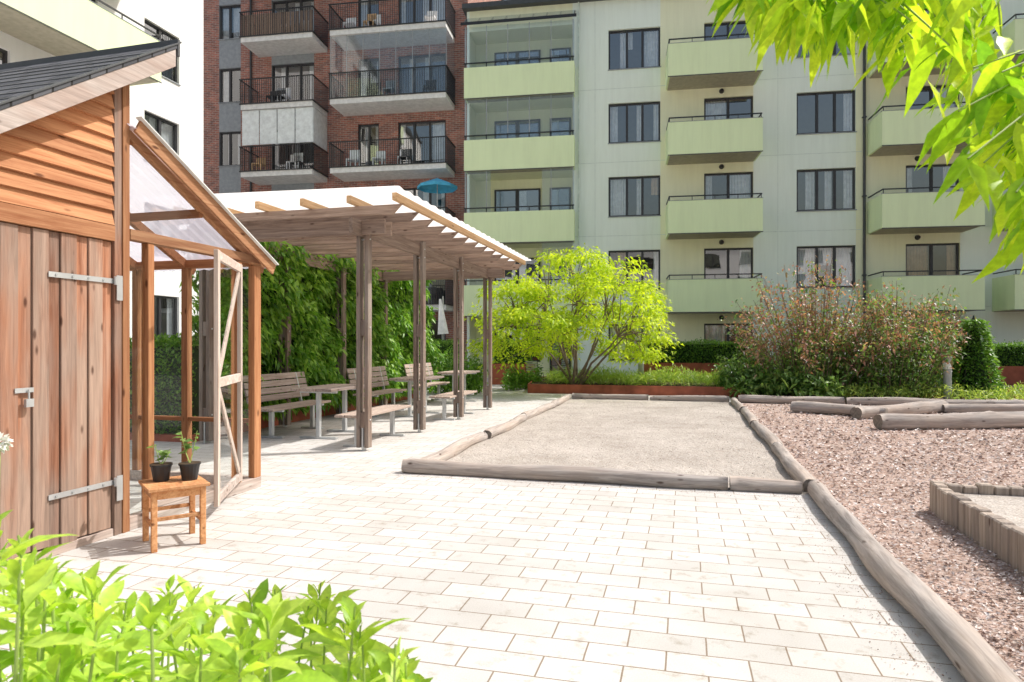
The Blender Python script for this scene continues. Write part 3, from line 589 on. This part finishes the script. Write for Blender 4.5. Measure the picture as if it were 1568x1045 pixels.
# ================================================================== CREEPER HEDGE
Hd=empty('climbing_plant_hedge',(-1.93,8.52,0),PQ)
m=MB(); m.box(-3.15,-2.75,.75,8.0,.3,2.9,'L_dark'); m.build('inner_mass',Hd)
n=26000; y=rng.uniform(.6,8.3,n); z=rng.uniform(.25,3.1,n)
bump=.15*np.sin(y*2.3+z*1.7)+.12*np.sin(y*5.1-z*3.3+1)+.10*np.sin(z*7+y*3)
front=rng.random(n)<.86; nearend=rng.random(n)<.05
x=np.where(front,-2.50+bump+rng.normal(0,.08,n),rng.uniform(-3.3,-2.4,n)); z=np.where(front,z,2.85+.08*np.sin(y*3)+rng.normal(0,.07,n))
x=np.where(nearend,rng.uniform(-3.3,-2.4,n),x); z=np.where(nearend,rng.uniform(.3,2.9,n),z); y=np.where(nearend,.6+rng.normal(0,.08,n),y)
zz=np.clip((y-6)*.12,0,.5); z=z+zz*(z>2.4)
D=np.stack([rng.normal(.6,.35,n),rng.normal(-.1,.6,n),rng.normal(-.6,.45,n)],1)
D[~front,2]+=.9
leaves('foliage',np.stack([x,y,z],1),D,rng.uniform(.08,.18,n),rng.uniform(.035,.075,n),'L_ivy',Hd,droop=.25,flat=.5)
m=MB(); m.box(-2.75,-2.68,.5,8.1,0,.36,'corten'); m.box(-3.3,-2.751,.5,8.1,0,.3,'soil'); m.build('corten_planter_edge',Hd)

# ================================================================== LIME TREE
def blob_tree(name,base,stems,pads,leafmat,padn,ls,barkr=.06,padr=.62,flatz=.2):
    T_=empty(name,base); m=MB()
    P=[];D=[]
    for (px,py,pz) in pads:
        s=min(stems,key=lambda s:(s[0]-px)**2+(s[1]-py)**2+.3*(s[2]-pz)**2)
        mid=((s[0]+px)/2+random.uniform(-.15,.15),(s[1]+py)/2+random.uniform(-.15,.15),(s[2]+pz)/2+.15)
        m.tube([s,mid,(px,py,pz)],[.020,.012,.005],'bark',5)
        k=int(padn*random.uniform(.5,1.4)); r=padr*random.uniform(.55,1.3)
        a=rng.random(k)*6.28; rr=r*np.sqrt(rng.random(k)); z_=rng.normal(0,flatz*.5,k)-rr**2*.25; ex=random.uniform(.6,1.4)
        pts=np.stack([px+rr*np.cos(a)*ex,py+rr*np.sin(a)/ex,pz+z_],1); P.append(pts); d=np.stack([np.cos(a),np.sin(a),rng.normal(-.2,.35,k)],1)+rng.normal(0,.5,(k,3)); D.append(d)
    for s in stems: 
        b=(random.uniform(-.12,.12),random.uniform(-.12,.12),0); m.tube([b,(s[0]*.45+random.uniform(-.08,.08),s[1]*.45,s[2]*.5),(s[0]*.8,s[1]*.8,s[2]*.8),s],[barkr,barkr*.75,barkr*.55,barkr*.35],'bark',8)
    m.build('trunk_and_limbs',T_,smooth=True)
    P=np.concatenate(P);D=np.concatenate(D); leaves('foliage',P,D,rng.uniform(ls*.7,ls*1.3,len(P)),rng.uniform(ls*.4,ls*.7,len(P)),leafmat,T_,droop=.3,flat=1.2)
stems=[(math.cos(a)*r,math.sin(a)*r,z) for a,r,z in ((.2,.9,2.2),(1.4,.7,2.5),(2.6,1.0,2.3),(3.6,.9,2.6),(4.7,.7,2.3),(5.6,1.1,2.1),(1,.3,3.1),(0,1.6,1.7),(3.1,1.6,1.9),(4.5,1.4,1.6),(5.5,1.5,1.5))]
pads=[]
for i in range(84):
    a=random.random()*6.28; r=2.8*math.sqrt(random.random()); zt=3.95-.18*r*r-random.random()**2*1.1+random.uniform(-.15,.2)+.22*math.sin(a*3)
    pads.append((r*math.cos(a),r*math.sin(a)*.85,max(1.2,zt)))
for i in range(66):
    a=random.random()*6.28; r=random.uniform(1.4,3.0); zt=random.uniform(.85,2.4)
    if math.sin(a)<-.3 and abs(math.cos(a))<.35 and zt<1.3: zt+=.7
    pads.append((r*math.cos(a),r*math.sin(a)*.85,zt))
blob_tree('lime_green_maple_tree',(1.85,19.0,.1),stems,pads,'L_lime',110,.12,.04,.5,.17)

# ================================================================== PLANTER BEDS / HEDGES
def bed(name,poly,h,mat='corten'):
    m=MB(); n=len(poly)
    for i in range(n):
        a=Vector((*poly[i],0));b=Vector((*poly[(i+1)%n],0)); m.bar(a+Vector((0,0,h/2)),b+Vector((0,0,h/2)),h,.012,mat)
    m.face([(x,y,h-.05) for x,y in poly],'soil'); return m.build(name)
bed('corten_planter_bed',[(.45,18.6),(6.3,17.1),(6.6,18.2),(22,14.2),(22,22),(6,23.5),(.9,23)],.26)
def lowplants(name,fn,n,mat,hmin,hmax,ls,lw,z0=.12,up=1.2):
    pts=fn(n); 
    hh=rng.uniform(0,1,n)**.7; hgt=rng.uniform(hmin,hmax,n)*(.8+.3*np.sin(pts[:,0]*3)*np.cos(pts[:,1]*2.3))
    P=np.stack([pts[:,0],pts[:,1],z0+hh*hgt],1); return leaves(name,P,rdir(n,up),rng.uniform(ls*.6,ls*1.3,n),rng.uniform(lw*.7,lw*1.3,n),mat,droop=.4)
def strip(x0,y0,x1,y1,w):
    def f(n):
        t=rng.random(n); o=rng.normal(0,w,n); return np.stack([x0+(x1-x0)*t+o*.2,y0+(y1-y0)*t+o],1)
    return f
lowplants('ornamental_grass',strip(1.1,19.8,6.2,18.6,.35),6500,'L_grass',.12,.5,.28,.022,.22,1.6)
lowplants('ground_cover_plants',strip(5.8,18.0,8.0,16.4,.5),4500,'L_shr',.2,.8,.22,.07,.1,.7)
lowplants('ground_cover_plants',strip(8.0,16.2,18,13.9,.35),5000,'L_grass',.1,.4,.2,.03,.1,1.2)
lowplants('ground_cover_plants',strip(-.2,19.6,.9,21,.3),1800,'L_box',.3,1.0,.14,.05,.05,.6)
lowplants('perennial_plants',strip(-2.3,18.8,-.9,18.4,.4),4500,'L_box',.3,1.35,.16,.05,.05,.6)
def boxhedge(x0,x1,y0,z0,z1,d=.7,rz=GA,base=True):
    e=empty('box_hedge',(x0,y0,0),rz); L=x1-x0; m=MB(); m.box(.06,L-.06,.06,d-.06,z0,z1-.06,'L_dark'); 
    if base: m.box(-.03,L+.03,-.04,d+.04,0,z0,'corten')
    m.build('core_and_planter',e); n=int(L*d*900+L*(z1-z0)*1600)
    x=rng.uniform(0,L,n);y=rng.uniform(0,d,n);z=rng.uniform(z0,z1,n); w=rng.random(n); y=np.where(w<.6,rng.normal(.02,.04,n),y); z=np.where(w>=.6,z1-.02+rng.normal(0,.04,n)+.04*np.sin(x*4),z)
    leaves('foliage',np.stack([x,y,z],1),rdir(n,.2),rng.uniform(.04,.08,n),rng.uniform(.025,.045,n),'L_box',e)
boxhedge(4.4,8.2,21.6,.78,1.45); boxhedge(-.7,.7,22.6,.72,1.5); boxhedge(13.2,19,19.3,.75,1.38); boxhedge(9,13,21.5,.7,1.38); boxhedge(-4,-1.8,22.5,.6,1.45)
boxhedge(-8.6,-4.4,10.3,.1,1.42,1.0,PQ)
def shrub(name,base,rad,hgt,ns,leafsets,depth=.7,stemk='bark'):
    e=empty(name,base); m=MB(); sets={k:([],[]) for k,_,_,_ in leafsets}
    for s in range(ns):
        a=random.random()*6.28; r=rad*math.sqrt(random.random()); b=(r*.55*math.cos(a),r*.55*math.sin(a)*depth,0)
        h=hgt*random.uniform(.5,1.08)*(1-.35*(r/rad)**2); tp=(b[0]+r*.6*math.cos(a)+random.uniform(-.1,.1),b[1]+r*.5*math.sin(a),h)
        mid=((b[0]+tp[0])/2*.95,(b[1]+tp[1])/2,h*.6); m.tube([b,mid,tp],[.014,.01,.004],stemk,4)
        for k in range(85):
            t=random.uniform(.12,1.0)
            p=np.array(b)*(1-t)**2+2*np.array(mid)*t*(1-t)+np.array(tp)*t*t
            p=p+rng.normal(0,.08+.09*(1-t),3)
            for key,lo,hi,pr in leafsets:
                if lo<=t<=hi and random.random()<pr: sets[key][0].append(p); sets[key][1].append(rdir(1,.15)[0]); break
    m.build('stems',e)
    for key,(P,D) in sets.items():
        if P: n=len(P); ls=.07 if key=='petal' else .115; leaves('foliage_'+key,P,D,rng.uniform(ls*.6,ls*1.2,n),rng.uniform(ls*.35,ls*.6,n),key,e,droop=.3)
shrub('ninebark_shrub',(8.0,17.2,.1),2.1,3.4,135,[('petal',.5,1,.06),('L_red',.45,1,.72),('L_shr',0,1,1)])
shrub('weigela_shrub',(9.7,16.6,.1),1.7,2.8,115,[('petal',.2,1,.10),('L_red',.6,1,.5),('L_shr',0,1,1)])
shrub('garden_shrub',(10.8,17.6,.1),1.3,3.0,65,[('L_red',.6,1,.5),('L_shr',0,1,1)])
shrub('hosta_shrub',(6.3,17.6,.1),.8,1.2,50,[('petal',.7,1,.1),('L_shr',0,1,1)])
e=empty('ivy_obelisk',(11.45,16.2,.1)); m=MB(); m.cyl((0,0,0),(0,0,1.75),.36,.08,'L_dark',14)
for i in range(4): a=i*1.57+.4; m.bar((.45*math.cos(a),.45*math.sin(a),0),(0,0,2.0),.02,.02,'steel')
m.build('frame',e); n=4200; z=rng.random(n)**1.2*1.9; a=rng.random(n)*6.28; r=.5*(1-z/2.05)**.75+.05+rng.normal(0,.05,n)
leaves('foliage',np.stack([r*np.cos(a),r*np.sin(a),z],1),np.stack([np.cos(a),np.sin(a),rng.normal(-.3,.4,n)],1),rng.uniform(.06,.12,n),rng.uniform(.04,.07,n),'L_box',e)

for p_ in ((3.95,20.0,.1),(10.4,15.6,.1)):
    m=MB(); m.cyl((0,0,0),(0,0,.95),.09,.09,'grysteel',16); m.cyl((0,0,.955),(0,0,1.0),.1,.1,'grysteel',16); m.cyl((0,0,.7),(0,0,.85),.094,.094,'frost',16); m.build('bollard_light',None,p_)
def chair(x,y,rz):
    m=MB()
    for a in (-.22,.22):
        m.tube([(a,-.22,0),(a,-.2,.42),(a,.2,.42),(a,.28,.85)],[.012]*4,'steel',6); m.tube([(a,.26,0),(a,.18,.42)],[.012]*2,'steel',6); m.tube([(a,-.2,.62),(a,.22,.64)],[.012]*2,'steel',6)
    for i in range(6): m.box(-.22,.22,-.2+i*.07,-.15+i*.07,.43,.445,'grysteel')
    for i in range(5): z=.5+i*.07; m.box(-.22,.22,.22+i*.012,.235+i*.012,z,z+.05,'grysteel')
    m.build('garden_chair',None,(x,y,0),rz)
chair(.75,21.6,.4); chair(1.7,23.4,-1)
e=empty('parasol',(-3.15,27.55,6.06)); m=MB(); m.cyl((0,0,0),(0,0,2.35),.02,.02,'galv',8)
for i in range(8):
    a=i*math.pi/4;b=(i+1)*math.pi/4; m.face([(0,0,2.35),(.85*math.cos(a),.85*math.sin(a),2.0),(.85*math.cos(b),.85*math.sin(b),2.0)],'umb'); m.face([(.85*math.cos(a),.85*math.sin(a),2.0),(.85*math.cos(b),.85*math.sin(b),2.0),(.85*math.cos(b),.85*math.sin(b),1.88),(.85*math.cos(a),.85*math.sin(a),1.88)],'umb')
m.build('parasol_parts',e)
e=empty('closed_parasol',(-2.45,23.2,0)); m=MB(); m.cyl((0,0,0),(0,0,3.1),.02,.02,'galv',8); m.cyl((0,0,1.75),(-.1,0,3.0),.2,.04,'wcanvas',9); m.cyl((0,0,0),(0,0,.08),.3,.3,'conc',16); m.build('parasol_parts',e)
m=MB(); m.box(0,7.5,0,.1,0,.75,'corten'); m.build('corten_retaining_wall',None,(-9.8,24.6,0),GA)
boxhedge(-9.6,-2.5,25.0,.5,1.5)

# ================================================================== FOREGROUND PLANTS
tu=[-200,0,40,100,260,380,500,600,660,720]; tv=[760,790,770,872,880,895,885,960,1020,1100]
e=empty('foreground_phlox_plants'); m=MB(); P=[];D=[];Ls=[]
cnt=0
while cnt<78:
    Yp=random.uniform(.9,1.75); u=random.uniform(-140,700); Xp=(u-784)/1000*Yp
    top=H-(np.interp(u,tu,tv)-528)/1000*Yp-abs(random.gauss(0,.09)); 
    if top<.3: continue
    cnt+=1
    bx=Xp+random.uniform(-.10,.10); by=Yp+random.uniform(-.08,.08); m.tube([(bx,by,0),((bx+Xp)/2+random.uniform(-.03,.03),(by+Yp)/2,top*.5),(Xp,Yp,top-.01)],[.005,.004,.002],'stem',6)
    ph=random.random()*3.14; zq=top-.04; big=random.uniform(.8,1.2)
    for k in range(8):
        z=zq; zq-=.016+.014*k
        if z<.1: break
        t=z/top; cx=bx+(Xp-bx)*t; cy=by+(Yp-by)*t; a=ph+k*1.57+random.uniform(-.25,.25)
        for s in (0,math.pi):
            sz=min(1,.5+.2*k); el=2.4-.72*k
            P.append((cx,cy,z)); D.append((math.cos(a+s),math.sin(a+s),max(el,.1)+random.uniform(-.2,.2))); Ls.append(.14*sz*big*random.uniform(.8,1.15))
m.build('stems',e); Ls=np.array(Ls); leaves('foliage',P,D,Ls,Ls*rng.uniform(.22,.29,len(Ls)),'L_fg',e,hi=True,droop=.38,fold=.35,flat=2)
m=MB(); bc=Vector((-1.358,1.73,1.12)); m.tube([(-1.40,1.75,0),(-1.38,1.74,.6),tuple(bc)],[.006,.005,.003],'stem',6)
m.build('white_flower_stem',e); n=60; d=rdir(n,.3); leaves('white_bloom',np.array(bc)+d*.012,d,.02,.014,'petal',e,droop=.1)

# ================================================================== OVERHANGING TREE (right)
e=empty('overhanging_cherry_tree'); m=MB(); 
m.tube([(3.6,1.3,0),(3.55,1.35,1.2),(3.4,1.45,2.4),(3.2,1.5,3.6)],[.13,.11,.09,.06],'bark',12)
br=[[(3.45,1.4,2.1),(2.7,1.65,2.55),(1.9,1.8,2.62),(1.2,1.85,2.55),(.75,1.8,2.42)],[(3.5,1.4,1.8),(2.6,1.6,2.25),(1.95,1.65,2.3),(1.6,1.6,2.12)],[(3.3,1.45,2.6),(2.4,1.95,2.9),(1.6,2.1,2.85),(1.0,2.1,2.65)]]
for b in br: m.tube(b,[.035,.024,.016,.011,.006][:len(b)],'bark',7)
nodes=[]
for b in br:
    for i in range(len(b)-1):
        for t in np.linspace(0,1,6): nodes.append(Vector(b[i]).lerp(Vector(b[i+1]),t))
eu=[1090,1130,1180,1260,1340,1400,1440,1500,1568,1750]; ev=[-20,-10,0,40,20,70,190,290,390,470]
P=[];D=[];Ls=[]; cnt=0
while cnt<190:
    u=random.uniform(1130,1760); Yp=random.uniform(1.35,2.2); vmax=np.interp(u,eu,ev); v=vmax-abs(random.gauss(0,1))*(140 if u>1400 else 40)
    if v<-160: continue
    Xp=(u-784)/1000*Yp; Zp=H-(v-528)/1000*Yp; tip=Vector((Xp,Yp,Zp)); cnt+=1
    nd=min(nodes,key=lambda q:(q-tip).length+max(0,tip.z-q.z)*3); mid=(nd+tip)/2+Vector((0,0,.05)); m.tube([nd,mid,tip],[.004,.003,.002],'stem',5)
    nl=random.randint(6,9)
    for k in range(nl):
        t=.45+.55*(k+1)/nl; q=nd.lerp(mid,t*2) if t<.5 else mid.lerp(tip,t*2-1); a=random.random()*6.28
        P.append(tuple(q)); D.append((math.cos(a)*.7-.3,math.sin(a)*.5,random.uniform(-1.1,-.15))); Ls.append(random.uniform(.085,.145))
m.build('trunk_and_branches',e,smooth=True); Ls=np.array(Ls); leaves('foliage',P,D,Ls,Ls*rng.uniform(.28,.38,len(Ls)),'L_over',e,hi=True,droop=.35,fold=.28,flat=1)

# ================================================================== LIGHT / CAMERA
w=bpy.data.worlds.new('World'); sc.world=w; w.use_nodes=True; nt=w.node_tree; nt.nodes.clear()
sky=nt.nodes.new('ShaderNodeTexSky'); sky.sky_type='NISHITA'; sky.sun_disc=False; EL=math.radians(52); AZ=math.radians(74)
sky.sun_elevation=EL; sky.sun_rotation=AZ; sky.air_density=1.7; sky.dust_density=6.0; sky.ozone_density=1.5
bg=nt.nodes.new('ShaderNodeBackground'); bg.inputs[1].default_value=.15; wo=nt.nodes.new('ShaderNodeOutputWorld'); nt.links.new(sky.outputs[0],bg.inputs[0]); nt.links.new(bg.outputs[0],wo.inputs[0])
l=bpy.data.lights.new('sun','SUN'); l.energy=4.3; l.angle=math.radians(.5); l.color=(1,.96,.91); lo=bpy.data.objects.new('sun',l); sc.collection.objects.link(lo)
sd_=Vector((math.sin(AZ)*math.cos(EL),math.cos(AZ)*math.cos(EL),math.sin(EL))); lo.rotation_euler=sd_.to_track_quat('Z','Y').to_euler(); lo.location=(10,5,20)
cam=bpy.data.cameras.new('camera'); co=bpy.data.objects.new('camera',cam); sc.collection.objects.link(co); co.location=(0,0,H); co.rotation_euler=(math.pi/2,0,0)
cam.sensor_width=36; cam.lens=22.96; cam.shift_y=.0035; cam.clip_end=1000; cam.clip_start=.05; sc.camera=co
cam.dof.use_dof=True; cam.dof.focus_distance=9; cam.dof.aperture_fstop=8
